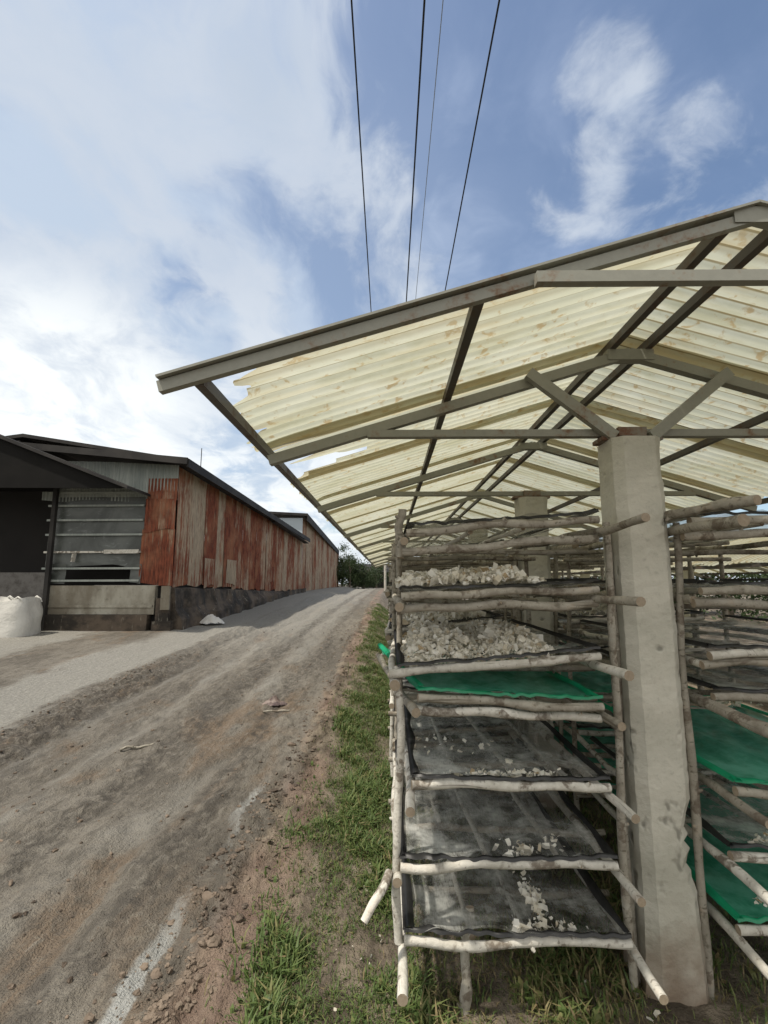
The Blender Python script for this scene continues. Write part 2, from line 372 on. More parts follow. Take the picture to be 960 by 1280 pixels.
def m_leaf(name, a, b):
    m, t = mat(name); p = t.n('ShaderNodeNewGeometry').outputs['Position']
    c = t.mix(t.noise(p, 1.3, 5), a, b)
    out(t, t.n('ShaderNodeMixShader', {0: .25, 1: pbr(t, c, .6), 2: t.n('ShaderNodeBsdfTranslucent', {0: c})})); return m
LEAF = m_leaf('tree_leaf', (.022, .040, .016), (.060, .085, .030))
m, t = mat('bark'); o = objc(t); out(t, pbr(t, t.mix(t.noise(o, 12, 5), (.05, .04, .03), (.13, .11, .085)), .9)); BARK = m

def m_cladding(name, lo, hi, paint, dim):
    m, t = mat(name); o = objc(t); r = rand(t)
    of = t.n('ShaderNodeVectorMath', {0: o, 1: t.n('ShaderNodeCombineXYZ', {0: t.m('MULTIPLY', r, 31.0), 1: t.m('MULTIPLY', r, 17.0), 2: 0.0})}, operation='ADD').outputs[0]
    st = t.noise(t.scale(of, (5, 5, .35)), 1.3, 7, .62); bl = t.noise(of, 1.1, 5, .6); fi = t.noise(t.scale(of, (18, 18, 2.2)), 1.6, 5, .65)
    sh = t.noise(t.scale(o, (.6, .6, .45)), 1.0, 6, .65)
    v = t.m('ADD', t.m('ADD', t.m('MULTIPLY', st, .38), t.m('MULTIPLY', sh, .42)), t.m('MULTIPLY', fi, .20))
    rust = t.mix(t.step(fi, .35, .65), (.075, .024, .016), (.215, .066, .036))
    rust = t.mix(t.step(bl, .45, .65, 0, .5), rust, (.30, .15, .085))
    pt = t.mix(t.step(fi, .35, .7), paint, tuple(k * dim for k in paint))
    c = t.mix(t.step(v, lo, hi), pt, rust)
    out(t, pbr(t, c, .82, t.bump(fi, .2, .01), spec=.2)); return m
CLAD_RED = m_cladding('rusted_red_cladding', .38, .48, (.35, .26, .18), .7)
CLAD_MIX = m_cladding('half_rusted_cladding', .43, .53, (.35, .27, .195), .62)
CLAD_PALE = m_cladding('weathered_pale_cladding', .48, .60, (.36, .295, .22), .6)
m, t = mat('dull_galvanised'); o = objc(t); a = t.noise(t.scale(o, (1, 1, .5)), 1.2, 5); b = t.noise(t.scale(o, (14, 14, .7)), 1.5, 4)
out(t, pbr(t, t.mix(t.step(t.m('ADD', t.m('MULTIPLY', a, .6), t.m('MULTIPLY', b, .4)), .35, .65), (.19, .215, .20), (.34, .36, .33)), .6)); GALV = m
m, t = mat('bluegrey_wall'); o = objc(t); out(t, pbr(t, t.mix(t.noise(o, 1.3, 5), (.34, .39, .43), (.42, .47, .50)), .7)); BLUEW = m
m, t = mat('dark_roof'); o = objc(t); a = t.noise(o, 1.4, 5)
out(t, pbr(t, t.mix(t.step(a, .35, .68), (.014, .013, .013), (.035, .032, .029)), .75)); DROOF = m
m, t = mat('black_board'); o = objc(t); out(t, pbr(t, t.mix(t.noise(o, 2, 4), (.006, .006, .006), (.014, .013, .012)), .85, spec=.1)); BLACKBD = m  # near-black board colour, darker than the roof
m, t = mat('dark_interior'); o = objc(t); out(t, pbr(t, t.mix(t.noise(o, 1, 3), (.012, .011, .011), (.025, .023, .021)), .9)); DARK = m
m, t = mat('smoked_plastic_sheet'); o = objc(t); a = t.noise(o, 1.1, 5, .6, .5); b = t.noise(t.scale(o, (1.5, 1, 4)), 1.7, 5, .6, 1.2)
c = t.mix(t.step(a, .35, .68), (.050, .056, .050), (.12, .13, .12))
c = t.mix(t.step(b, .57, .70, 0, .6), c, (.22, .24, .23))
sh = pbr(t, c, .32, t.bump(a, .25, .05), spec=.5)
out(t, t.n('ShaderNodeMixShader', {0: .82, 1: t.n('ShaderNodeBsdfTransparent', {0: (.6, .65, .6)}), 2: sh})); PLAST = m
m, t = mat('stained_plaster'); o = objc(t); a = t.noise(t.scale(o, (1, 1, .5)), 1.6, 6, .62); b = t.noise(o, 9, 5, .6)
c = t.mix(t.step(a, .35, .68), (.17, .15, .115), (.36, .345, .29)); c = t.mix(t.step(b, .55, .75, 0, .6), c, (.09, .08, .06))
out(t, pbr(t, c, .9, t.bump(b, .4, .02))); PLAS = m
m, t = mat('dark_masonry'); o = objc(t); a = t.noise(t.scale(o, (1, 1, 1.4)), 1.4, 6, .65); b = t.noise(t.scale(o, (5, 5, 1.2)), 2, 5, .6)
c = t.mix(t.step(a, .38, .62), (.030, .026, .022), (.105, .082, .062)); c = t.mix(t.step(b, .60, .72, 0, .8), c, (.27, .25, .20))
out(t, pbr(t, c, .92, t.bump(b, .6, .03))); MASON = m
m, t = mat('woven_sack'); o = objc(t); a = t.noise(o, 4, 5); out(t, pbr(t, t.mix(a, (.42, .41, .38), (.62, .61, .57)), .7, t.bump(t.noise(o, 14, 4), .4, .03))); SACK = m

# ------------------------------------------------------------------ ground
def gz0(x, y):
    yy = np.maximum(y - 4.0, 0)
    h = .86 * (1 - np.exp(-yy / 14.0))
    h = h * (1 - .62 * sst(x, -.55, .2) * (1 - sst(x, 12, 25)))
    h = h + .22 * sst(y, 15, 28) * (1 - sst(x, -4.6, -3.2))
    return h - .0045 * np.maximum(y - 45, 0)
def gz(x, y):
    x = np.asarray(x, float); y = np.asarray(y, float)
    near = 1 - sst(y, 30, 60)
    h = gz0(x, y)
    road = sst(x, -4.3, -3.6) * (1 - sst(x, -1.15, -.95))
    wx = x + .10 * np.sin(y * .7) + .06 * np.sin(y * 1.9 + 1)
    rut = 0
    for c, wd, d in ((-1.45, .11, .028), (-1.95, .10, .022), (-2.75, .13, .035), (-3.35, .11, .03)):
        rut = rut - d * np.exp(-((wx - c) / wd) ** 2) + .45 * d * np.exp(-((wx - c - 2 * wd) / wd) ** 2)
    h = h + near * road * rut
    berm = np.exp(-((wx + .80) / .13) ** 2) * (fbm(x * 7, y * 5, 3) - .30) * .16
    h = h + near * berm
    h = h + near * .05 * np.exp(-((wx + 3.95) / .25) ** 2) * fbm(x * 4, y * 3, 9)
    rough = .5 + .5 * road + .5 * sst(x, -1.0, -.8)
    h = h + near * rough * ((fbm(x * 2.6, y * .9, 5) - .5) * .022 + (fbm(x * 11, y * 3.0, 11, 4) - .5) * .022 + (fbm(x * 30, y * 16, 17, 3) - .5) * .012 + (.014 + .03 * np.exp(-((x + 3.55) / .35) ** 2)) * sst(fbm(x * 16, y * 9, 27, 3), .50, .58) * (.3 + .7 * sst(fbm(x * 1.3, y * .6, 41, 3), .42, .62)))
    h = h + near * sst(fbm(x * 5.5, y * 4, 21, 3), .55, .72) * .018 * road
    lane = sst(x, -5.4, -5.1) * (1 - sst(x, -4.2, -3.9))
    return h - near * .02 * lane
def g1(x, y): return float(gz(np.array([x]), np.array([y]))[0])

def spaced(segs):
    o = []
    for a, b, n in segs: o += list(np.linspace(a, b, n, endpoint=False))
    return np.array(o + [segs[-1][1]])
xs = spaced([(-400, -40, 8), (-40, -12, 14), (-12, -4.5, 40), (-4.5, -1.3, 110), (-1.3, .3, 80), (.3, 3.5, 50), (3.5, 12, 12), (12, 60, 10), (60, 400, 8)])
ys = spaced([(-150, -2, 10), (-2, 1.5, 12), (1.5, 4, 120), (4, 8, 120), (8, 18, 130), (18, 60, 90), (60, 700, 20)])
GX, GY = np.meshgrid(xs, ys)
tag(grid_mesh('ground', GX, GY, gz(GX, GY), GROUND), kind='structure')

# ------------------------------------------------------------------ the drying shed
XR, HALF, SLOPE, ZB = 1.165, 1.765, .306, 2.66     # ridge x, half span, slope, rafter underside at ridge
BAY = 1.57; Y0 = 2.21; NB = 13
def zr(x): return ZB - SLOPE * abs(x - XR)
shed = thing('drying_shed', 'open drying shed with translucent corrugated roof over the racks in front', 'shed', (0, 0, 0))
def pillar(y, seed, h=2.25):
    """square concrete post with worn edges and a crumbled foot"""
    q = random.Random(seed); n = 90; vs = []; fs = []; ring = 16; hw = .112
    gb = g1(XR - .03, y) - .15
    jag_ = []; cur = .4
    for i in range(n):
        if q.random() < .22: cur = q.uniform(0, 1)
        jag_.append(cur * .7 + q.uniform(0, .3))
    for i in range(n):
        z = gb + (h - gb) * i / (n - 1)
        for k in range(ring):
            a = 2 * math.pi * (k + .5) / ring
            cx, cy = math.cos(a), math.sin(a); s_ = 1 / max(abs(cx), abs(cy)); bx, by = cx * s_, cy * s_
            w_ = hw * (1 + .02 * math.sin(z * 5 + k) * .6)
            corner = min(abs(bx), abs(by))
            bite = 0
            if bx > .6:
                notch = max(0, 1 - abs(z - .55) / .17)
                bite = jag_[i] * (.075 * min(1, notch * 2.2) * (.45 + .55 * (by < .3)) + .010)
            foot = .09 * max(0, (gb + .42 - z)) * (.6 + .4 * math.sin(k * 2.1 + seed))
            wx = w_ + foot - (.006 if corner > .9 else 0)
            vs.append((bx * wx - bite + q.uniform(-.0018, .0018), by * wx + q.uniform(-.0018, .0018), z))
    for i in range(n - 1):
        for k in range(ring):
            k2 = (k + 1) % ring
            fs.append((i * ring + k, i * ring + k2, (i + 1) * ring + k2, (i + 1) * ring + k))
    mb = MB(); mb.add(vs, fs); mb.add(vs[-ring:], [tuple(range(ring))])
    return mb.build('pillar', CONC, shed, smooth=False, loc=(XR - .035, y, 0))
def truss(y, front=False):
    e = .05
    mb = MB()
    for s_ in (-1, 1):
        a = (XR, y, zr(XR) + .035); b = (XR + s_ * (HALF - .035), y, zr(XR + HALF - .035) + .035)
        mb.beam(a, b, .042, .046)
    mb.box((XR - .11, y - .027, zr(XR) - .005), (XR + .11, y + .027, zr(XR) + .048))
    tr = mb.build('truss', STEEL, shed)
    c = MB(); c.beam((-.1, y - .004, 2.292), (2.43, y - .004, 2.292), .042, .034); c.build('tie_beam', STEEL, tr)
    for s_ in ((-1, 1) if front else ()):
        b = MB(); yb = y - .052
        b.beam((XR - .035 + s_ * .085, yb, 2.262), (XR - .035 + s_ * .47, yb, 2.575), .05, .036, up=(0, 1, 0)); b.build('brace', STEEL, tr)
    pl = MB(); pl.box((XR - .175, y - .05, 2.2505), (XR + .105, y + .06, 2.269)); pl.box((XR - .10, y - .055, 2.269), (XR + .03, y - .03, 2.31)); pl.build('bearing_plate', RSTEEL, tr)
    return tr
TY = [Y0, Y0 + BAY] + [6.08 + 2.3 * k for k in range(7)]
for k, y in enumerate(TY):
    pillar(y, k + 1)
    truss(y, k == 0)
YF, YE = 1.39, Y0 + BAY * (NB - 1) + .5
# the front verge beam with its collar tie
mb = MB()
for s_ in (-1, 1):
    mb.beam((XR, YF, zr(XR) + .085), (XR + s_ * (HALF + .10), YF, zr(XR + HALF + .10) + .096), .026, .036)
    mb.beam((XR, YF - .004, zr(XR) + .122), (XR + s_ * (HALF + .10), YF - .004, zr(XR + HALF + .10) + .122), .052, .008)
mb.box((XR - .075, YF - .018, zr(XR) + .058), (XR + .075, YF - .0155, zr(XR) + .112))
vb = mb.build('verge_beam', STEEL, shed)
c = MB(); c.beam((.45, YF - .036, 2.515), (1.89, YF - .036, 2.515), .03, .036); c.build('collar_tie', STEEL, vb)
b = MB()
for s_ in (-1, 1):
    for i in range(9):
        xx = XR + s_ * (.12 + i * .205); zc = zr(xx) + .128
        b.tube([(xx, YF + .006, zc), (xx, YF + .006, zc + .010)], .007, 6)
b.build('roof_screw', RSTEEL, vb)
for px in (-.585, .285, XR - .085, XR + .085, 2.045, 2.915):
    p_ = MB(); p_.beam((px, YF + .014, zr(px) + .094), (px, YE, zr(px) + .094),   .032, .038); p_.build('purlin', DSTEEL, shed)
# corrugated sheets, each its own part, ragged at the eave
def sheet(side, y0, y1, lift, seed, ragged):
    per = .083; ny = int((y1 - y0) / per * 9) + 1; nx = 22
    q = np.random.RandomState(seed)
    yv = np.linspace(y0, y1, ny)
    end = HALF + .03 + .03 * (vnoise(yv * 9, yv * 0 + seed, 2) - .5) * 1.5
    for (c, wd, dep) in ragged: end = end - dep * np.clip(1.35 - np.abs(yv - c) / wd + .9 * (vnoise(yv * 26, yv * 0, seed + 5) - .5), 0, 1)
    sv_ = np.linspace(0, 1, nx)[None, :] ** 1.0
    S = .003 + (end[:, None] - .003) * sv_
    Yv = np.repeat(yv[:, None], nx, 1)
    amp = .017
    Z = ZB + .135 - SLOPE * S + amp * (.5 + .5 * np.cos(2 * np.pi * (Yv - 1.33) / per)) ** 3.0 + lift
    Z = Z + .006 * (fbm(S * 3, Yv * 2, seed) - .5)
    sag = np.clip((S - (HALF - .1)) / .15, 0, 1) * .03 * (vnoise(Yv * 4, Yv * 0, seed + 1) - .3)
    return grid_mesh('roof_sheet', XR + side * S, Yv, Z - sag, SHEET, shed)
y = 1.40; k = 0
while y < YE - .2:
    wdt = .802 if k == 0 else .785
    y1 = min(y + wdt + .15, YE)
    rl = {0: [(1.40, .13, .20), (1.54, .10, .13), (1.66, .05, .08), (1.80, .035, .06), (2.06, .05, .09)], 1: [(2.385, .035, .50), (2.80, .13, .50), (3.0, .06, .12)], 2: [(3.02, .05, .10)], 3: [(3.8, .05, .12)]}.get(k, [(y + .3, .05, .06)])
    sheet(-1, y, y1, .004 * (k % 2), k + 3, rl)
    sheet(1, y, y1, .004 * (k % 2), k + 53, [])
    y += wdt; k += 1
# the next shed of the yard, seen between the shelves
shed2 = dup(shed, (4.35, .6, -.45), 'second translucent roofed shed beyond the racks, seen between the shelves')

# ------------------------------------------------------------------ drying racks and trays
def net_part(parent, x0, x1, ya, yb, zf, mats, seed, slats, sag=.022, tilt=0.0, flare=0.0):
    """a net stretched over the frame: sags between the slats, rolled dark hem along front and sides"""
    nx, ny = 56, 40
    u = np.linspace(0, 1, nx)[None, :].repeat(ny, 0); v = np.linspace(0, 1, ny)[:, None].repeat(nx, 1)
    X = x0 + (x1 - x0) * u - flare * v * (1 - u); Y = ya + (yb - ya) * v
    sup = [0] + slats + [1]; s_ = np.zeros_like(u)
    for a, b in zip(sup[:-1], sup[1:]):
        tt = np.clip((u - a) / (b - a), 0, 1); s_ = np.maximum(s_, 4 * tt * (1 - tt) * (b - a) * 2.2)
    Z = zf(u) + tilt * (Y - ya) - sag * s_ * np.clip(5 * v, .25, 1) + .012 * (fbm(X * 6 + seed, Y * 5, seed) - .5)
    Z = Z + .018 * np.exp(-v * 30) * (.4 + vnoise(u * 14 + seed, u * 0, seed)) 
    Z = Z + .010 * (fbm(X * 9 + Y * 22 + seed, X * 26 - Y * 6, seed + 3, 3) - .5)
    Z = Z - .012 * np.abs(np.sin(u * 23 + 4 * np.sin(v * 5 + seed))) ** 6 * v
    Y = Y + .012 * np.exp(-v * 24) * (vnoise(u * 19 + seed, u * 0, seed + 2) - .5)
    n_ = grid_mesh('net', X, Y, Z, [mats[0]], parent)
    # hem: front band that droops over the crossbar, plus both sides
    uu = np.linspace(0, 1, 64); k = 6; vv = np.linspace(0, 1, k)[:, None]
    wv = (.006 + .020 * vnoise(uu * 9 + seed, uu * 0, seed + 4) * (1 + .8 * (uu < .2)))[None, :]
    HX = (x0 + (x1 - x0) * uu)[None, :].repeat(k, 0)
    HY = ya - .006 + wv * vv * 1.0 + .004 * np.sin(uu * 70)[None, :]
    HZ = zf(uu)[None, :] + .006 + .012 * np.sin(vv * 3.1) + .010 * (vnoise(uu * 25, uu * 0, seed + 6)[None, :] - .3) - sag * .3 * np.sin(uu * np.pi)[None, :]
    grid_mesh('net_hem', HX, HY, HZ, [mats[1]], n_)
    for i, xe in enumerate((x0, x1)):
        s1 = 1 if i == 0 else -1
        vv2 = np.linspace(0, 1, 30); kk = np.linspace(0, 1, 5)[:, None]
        wv2 = (.020 + .028 * vnoise(vv2 * 6 + seed, vv2 * 0, seed + 9 + i))[None, :]
        EX = xe + s1 * (wv2 * kk - .004) - (flare * vv2[None, :] if i == 0 else 0); EY = (ya + (yb - ya) * vv2)[None, :].repeat(5, 0)
        EZ = zf(np.full_like(vv2, float(i)))[None, :] + tilt * (EY - ya) + .008 + .016 * np.sin(kk * 3)
        grid_mesh('net_hem', EX, EY, EZ, [mats[1]], n_)
    return n_

def tray(label, x0, x1, zl, zr_, y0l, y0r, yb, mats, seed, group, double=False, lowbar=0.0, slats=(.30, .58), bendl=(0, 0, 0), woods=(WOOD, PALEWOOD), yc=2.0, flare=0.0, tilt=.0, xo=(.0, .0), rl=.021):
    cx, cz = (x0 + x1) / 2, min(zl, zr_)
    root = thing('drying_tray', label, 'tray', (cx, yc, cz), group)
    X = lambda a: a - cx
    def pl(name, p0, p1, r0, r1, s_, mt, bend=(0, 0, 0), wob=.009):
        b = MB(); b.pole((p0[0] - cx, p0[1] - yc, p0[2] - cz), (p1[0] - cx, p1[1] - yc, p1[2] - cz), r0, r1, s_, wob, bend=bend); return b.build(name, [mt, CUT], root, True)
    # crossbars, side rails underneath, slats
    pl('crossbar', (x0 - xo[0], yc, zl), (x1 + xo[1], yc + .01, zr_), .021, .019, seed, woods[1])
    if double: pl('crossbar', (x0 - .02, yc + .025, zl - lowbar), (x1, yc + .03, zr_ - lowbar), .022, .02, seed + 90, woods[0])
    pl('crossbar', (x0 - .02, yb - .06, zl + tilt * 1.4), (x1 + .02, yb - .06, zr_ + tilt * 1.4), .019, .018, seed + 1, woods[0])
    pl('side_rail', (x0 - .012, y0l, zl - .037), (x0 - flare, yb, zl - .037 + tilt * 1.4), rl, .02, seed + 2, woods[1], bendl)
    pl('side_rail', (x1 + .012, y0r, zr_ - .037), (x1 - .0, yb, zr_ - .037 + tilt * 1.4), rl * .9, .02, seed + 3, woods[1])
    for i, sx in enumerate(slats):
        xx = x0 + (x1 - x0) * sx; zz_ = zl + (zr_ - zl) * sx
        pl('slat', (xx + .03, yc + .035, zz_ - .008), (xx - .02, yb, zz_ - .026 + tilt * 1.4), .013, .012, seed + 10 + i, PALEWOOD, wob=.004)
    zf = lambda u: (zl + (zr_ - zl) * u) - cz + .024
    net_part(root, x0 - cx, x1 - cx, 0.0, yb - yc, zf, mats, seed, list(slats), tilt=tilt, flare=flare)
    return root

def rack(label, xl, xr, y, z_levels, seed, group, short=False, lean=0.0):
    """the fixed frame that carries the trays of one bay"""
    root = thing('drying_rack', label, 'rack', ((xl + xr) / 2, y, 0), group)
    cx = (xl + xr) / 2
    q = random.Random(seed)
    def pl(name, p0, p1, r0, r1, s_, mt=WOOD, wob=.008):
        b = MB(); b.pole((p0[0] - cx, p0[1] - y, p0[2]), (p1[0] - cx, p1[1] - y, p1[2]), r0, r1, s_, wob, n=15); b.build(name, [mt, CUT], root, True)
    ph = 1.86
    for (px, py, top, wood) in ((xl, y + .0, ph if not short else 1.26, PALEWOOD if short else WOOD), (xr + .055, y + .10, ph, WOOD), (xl + .01, y + 1.34, ph, WOOD), (xr + .055, y + 1.30, ph, WOOD), (xr + .10, y + .17, ph, WOOD)):
        bot = g1(px, py) - .08
        if short and py == y: bot = .25
        pl('post', (px + (lean if px < cx else 0), py, bot), (px + q.uniform(-.015, .015), py, top), .020, .017, q.randint(0, 9999), wood)
    if short:
        pl('post', (.285, y + .02, -.08), (.325, y + .12, .30), .024, .020, seed + 5)
        pl('post', (.06, y + .62, -.06), (.05, y + .60, 1.86), .02, .018, seed + 6)
    for i, z in enumerate(z_levels):
        pl('beam', (xl - .04, y + 1.30, z - .075), (xr + .10, y + 1.27, z - .075), .019, .017, seed + 20 + i)
        pl('beam', (xl + .02, y + .42, z - .078), (xr + .10, y + .40, z - .078), .017, .016, seed + 40 + i)
    return root

BK, GN = (NET, NETE), (GNET, GNETE)
GL, GR = 'trays in the racks on the road side', 'trays in the racks beyond the pillar'
LV = (.27, .527, .812, 1.12, 1.26, 1.55, 1.83)
rack('pole rack between the grass strip and the front pillar', .036, .90, 2.03, LV, 11, 'pole racks on the road side', short=True)
YB = 3.36
T = [
 tray('lowest black net tray of the front rack with pale rail ends sticking out', .055, .90, .277, .262, 1.79, 1.82, YB, BK, 101, GL, slats=(.27, .52)),
 tray('second lowest black net tray, its crooked left rail end bent outwards over grass', .042, .868, .525, .530, 1.97, 1.86, YB, BK, 202, GL, slats=(.38, .72)),
 tray('third lowest black net tray, with a bright sawn rail end before the pillar', .088, .858, .818, .808, 1.86, 1.84, YB, BK, 303, GL, slats=(.22, .52, .80)),
 tray('bright green net tray of the front rack under the lower flake heap', .115, .85, 1.142, 1.106, 1.92, 1.88, YB, GN, 404, GL, double=True, lowbar=.050, woods=(PALEWOOD, WOOD), flare=.19),
 tray('sloping black net tray carrying the lower heap of pale flakes', .035, .852, 1.232, 1.302, 1.97, 1.80, YB, BK, 505, GL, xo=(.035, 0), rl=.024),
 tray('black net tray near eye level carrying the upper bank of pale flakes', .052, .862, 1.538, 1.568, 1.9, 1.70, YB, BK, 606, GL, double=True, lowbar=.055, woods=(WOOD, WOOD), rl=.022),
 tray('topmost tray of the front rack, close under the roof tie beam', .075, .88, 1.800, 1.858, 1.95, 1.66, YB, BK, 707, GL, double=True, lowbar=.078, woods=(WOOD, WOOD)),
]
# the crooked rail end on the left of the second tray
b = MB(); b.tube([(-.455, .02, -.03), (-.475, -.04, -.045), (-.515, -.09, -.075), (-.545, -.115, -.115)], [.017, .017, .016, .014], 9); b.build('rail_end', [PALEWOOD, CUT], T[1], True)
b = MB(); b.pole((.05 - .0, 2.05, 1.70), (.06, 2.06, 1.91), .021, .02, 3); 
ob = b.build('post_stub', [WOOD, CUT], None, True); ob.parent = bpy.data.objects['drying_rack']; ob.location = (-(.036 + .90) / 2, -2.03, 0)

# trays beyond the pillar (right): their own frames
xl2, xr2 = 1.335, 2.30
rack('pole rack right of the front pillar with green and black net trays', 1.283, xr2, 2.14, LV, 12, 'pole racks beyond the pillar', lean=-.035)
TR = [
 tray('lowest tray right of the pillar, green net with a few crumbs', xl2 - .02, xr2, .300, .29, 1.78, 1.8, YB, GN, 111, GR, yc=2.03),
 tray('second lowest tray right of the pillar, black net over a white crossbar', xl2 - .01, xr2, .545, .54, 1.78, 1.8, YB, BK, 222, GR, yc=2.05),
 tray('third lowest tray right of the pillar, dull green net with a bright edge', xl2, xr2, .800, .77, 1.82, 1.8, YB, GN, 333, GR, yc=2.0, woods=(WOOD, WOOD)),
 tray('middle tray right of the pillar, black net sloping down to its right', xl2, xr2, 1.13, 1.09, 1.62, 1.8, YB, BK, 444, GR, yc=2.08, woods=(WOOD, WOOD), rl=.030),
 tray('black net tray on a thick pale bar right of the pillar at chest height', xl2 - .03, xr2, 1.300, 1.33, 2.06, 1.8, YB, BK, 555, GR, yc=2.03, double=True, lowbar=.04, woods=(WOOD, PALEWOOD)),
 tray('second tray from the top right of the pillar with twine along its bar', xl2 - .03, xr2, 1.560, 1.572, 2.08, 1.8, YB, BK, 666, GR, yc=2.05, double=True, lowbar=.05, woods=(WOOD, WOOD)),
 tray('topmost tray right of the pillar, thick bars jutting past the post', xl2 - .05, xr2, 1.855, 1.862, 1.72, 1.8, YB, BK, 777, GR, yc=2.05, double=True, lowbar=.062, woods=(WOOD, WOOD), rl=.026),
]
b = MB(); b.pole((-.47, -.34, .035), (-.60, .35, .035), .024, .021, 71); b.build('loose_pole', [WOOD, CUT], TR[6], True)

# the same racks repeat, bay after bay, down the shed
ORD = ['second', 'third', 'fourth', 'fifth', 'sixth', 'seventh', 'eighth', 'ninth', 'tenth']
LEV = ['lowest', 'second lowest', 'third lowest', 'middle', 'fifth level', 'second highest', 'highest']
racks = [o for o in COL.objects if o.name.startswith('drying_rack')]
NL, NR = 8, 4
PLAIN = [T[0], T[2], T[4], T[5], T[6]]
for k in range(1, NL):
    dup(racks[0], (racks[0].location.x + rnd.uniform(-.02, .02), 2.03 + BAY * k, .0), f'{ORD[k-1]} pole rack from the front on the road side', 'pole racks on the road side')
    for i, tr in enumerate(T):
        lo = Vector(tr.location); dx = rnd.uniform(-.02, .02)
        if k == 1: dx = (-.02, .0, -.02, -.075, -.03, -.05, -.02)[i]
        src = PLAIN[(i + 3 * k) % 5] if i not in (4, 5) else tr
        c = dup(src, (lo.x + dx, lo.y + BAY * k, lo.z + rnd.uniform(-.015, .015)), f'{LEV[i]} tray of the {ORD[k-1]} rack on the road side', GL)
        c.rotation_euler = (rnd.uniform(-.006, .006), rnd.uniform(-.02, .02), rnd.uniform(-.012, .012))
for k in range(1, NR):
    dup(racks[1], (racks[1].location.x, 2.14 + BAY * k, 0), f'{ORD[k-1]} pole rack from the front beyond the pillars', 'pole racks beyond the pillar')
    for i, tr in enumerate(TR):
        lo = Vector(tr.location)
        c = dup(tr if i != 3 else TR[4], (lo.x + rnd.uniform(-.03, .03), lo.y + BAY * k, lo.z + rnd.uniform(-.015, .015)), f'{LEV[i]} tray of the {ORD[k-1]} rack beyond the pillars', GR)
        c.rotation_euler = (rnd.uniform(-.006, .006), rnd.uniform(-.02, .02), rnd.uniform(-.012, .012))

# ------------------------------------------------------------------ dried flakes lying on the nets
def flakes(name, label, n, fn, size, seed, group=None):
    """n curled chips; fn(rs, n) gives their centres (n,3)"""
    rs = np.random.RandomState(seed); c = fn(rs, n); n = len(c)
    sz = size * np.clip(np.exp(rs.normal(0, .48, n)) * .82, .25, 2.1)[:, None]
    ax = rs.normal(size=(n, 3)); ax[:, 2] *= .8; ax /= np.linalg.norm(ax, axis=1)[:, None]
    bx = np.cross(ax, rs.normal(size=(n, 3))); bx /= np.linalg.norm(bx, axis=1)[:, None]; cx = np.cross(ax, bx)
    w_ = sz * rs.uniform(.45, .9, (n, 1)); cu = sz * rs.uniform(.1, .5, (n, 1))
    P = [c - ax * sz - bx * w_, c - ax * sz + bx * w_ * .8, c + bx * w_ + cx * cu, c - bx * w_ * .9 + cx * cu, c + ax * sz * .9 - bx * w_ * .7, c + ax * sz + bx * w_ * .6 - cx * cu * .3]
    co = np.stack(P, 1).reshape(-1, 3); b0 = (np.arange(n) * 6)[:, None]
    fc = np.concatenate([b0 + np.array([[0, 1, 2, 3]]), b0 + np.array([[3, 2, 5, 4]])])
    tint = np.repeat(rs.uniform(0, 1, n), 6)
    return tag(raw_mesh(name, co, fc, FLAKE, colors=tint), label, 'dried flakes', group, 'stuff')
def mound(x0, x1, y0, y1, z0, dz, h, prof):
    def fn(rs, n):
        u = rs.uniform(0, 1, n); v = rs.uniform(0, 1, n) ** 1.1
        top = h * prof(u, v) * (.55 + .9 * fbm(u * 7, v * 5, 3))
        keep = top > .006
        u, v, top = u[keep], v[keep], top[keep]
        z = z0 + dz * u + .012 + top * np.sqrt(rs.uniform(0.15, 1, len(u)))
        return np.stack([x0 + (x1 - x0) * u, y0 + (y1 - y0) * v, z], 1)
    return fn
GF = 'heaps of dried flakes on the trays'
pf = lambda u, v: np.clip(sst(u, -.02, .12) * (1 - sst(u, .80, 1.0)) * sst(v, .0, .25) * (1 - .45 * np.exp(-((u - .46) / .07) ** 2 * (.3 + v))), 0, 1) * (1 - .35 * u)
flakes('flake_heap', 'cream dried flakes heaped on the sloping tray above the green net', 5200, mound(.07, .74, 2.03, 2.75, 1.235, .055, .125, pf), .0125, 5, GF)
flakes('flake_heap', 'low bank of dried flakes on the eye level tray of front rack', 3400, mound(.05, .70, 2.04, 2.9, 1.562, .022, .062, lambda u, v: sst(u, -.05, .06) * (1 - sst(u, .70, 1.0)) * sst(v, -.1, .1)), .013, 6, GF)
def spots(lst, z):
    def fn(rs, n):
        o = []
        for (cx, cy, rx, ry, m) in lst:
            a = rs.normal(size=(m, 2)) * .5
            o.append(np.stack([cx + a[:, 0] * rx, cy + a[:, 1] * ry, z + .004 + rs.uniform(0, .016, m)], 1))
        return np.concatenate(o)
    return fn
flakes('flake_scatter', 'patch of flakes left on the lowest black net tray', 0, spots([(.60, 2.22, .04, .15, 110), (.54, 2.05, .08, .02, 40), (.68, 2.06, .07, .03, 20)], .283), .010, 7, GF)
flakes('flake_scatter', 'small white clump of flakes on the second lowest black net', 0, spots([(.52, 2.08, .06, .05, 45), (.60, 2.10, .08, .05, 14), (.66, 2.16, .05, .04, 10)], .538), .011, 8, GF)
flakes('flake_scatter', 'white crumbs along the front of the third black net tray', 0, spots([(.37, 2.05, .11, .04, 60), (.56, 2.06, .12, .03, 55), (.52, 2.2, .02, .02, 6), (.30, 2.4, .2, .12, 25)], .825), .010, 9, GF)
flakes('flake_scatter', 'crumbs on the black net tray right of the pillar above the lowest', 0, spots([(1.50, 2.12, .06, .03, 30), (1.60, 2.16, .09, .04, 40)], .555), .009, 10, GF)
flakes('flake_scatter', 'crumbs on the lowest green net tray right of the pillar', 0, spots([(1.52, 2.16, .05, .04, 26)], .31), .009, 13, GF)
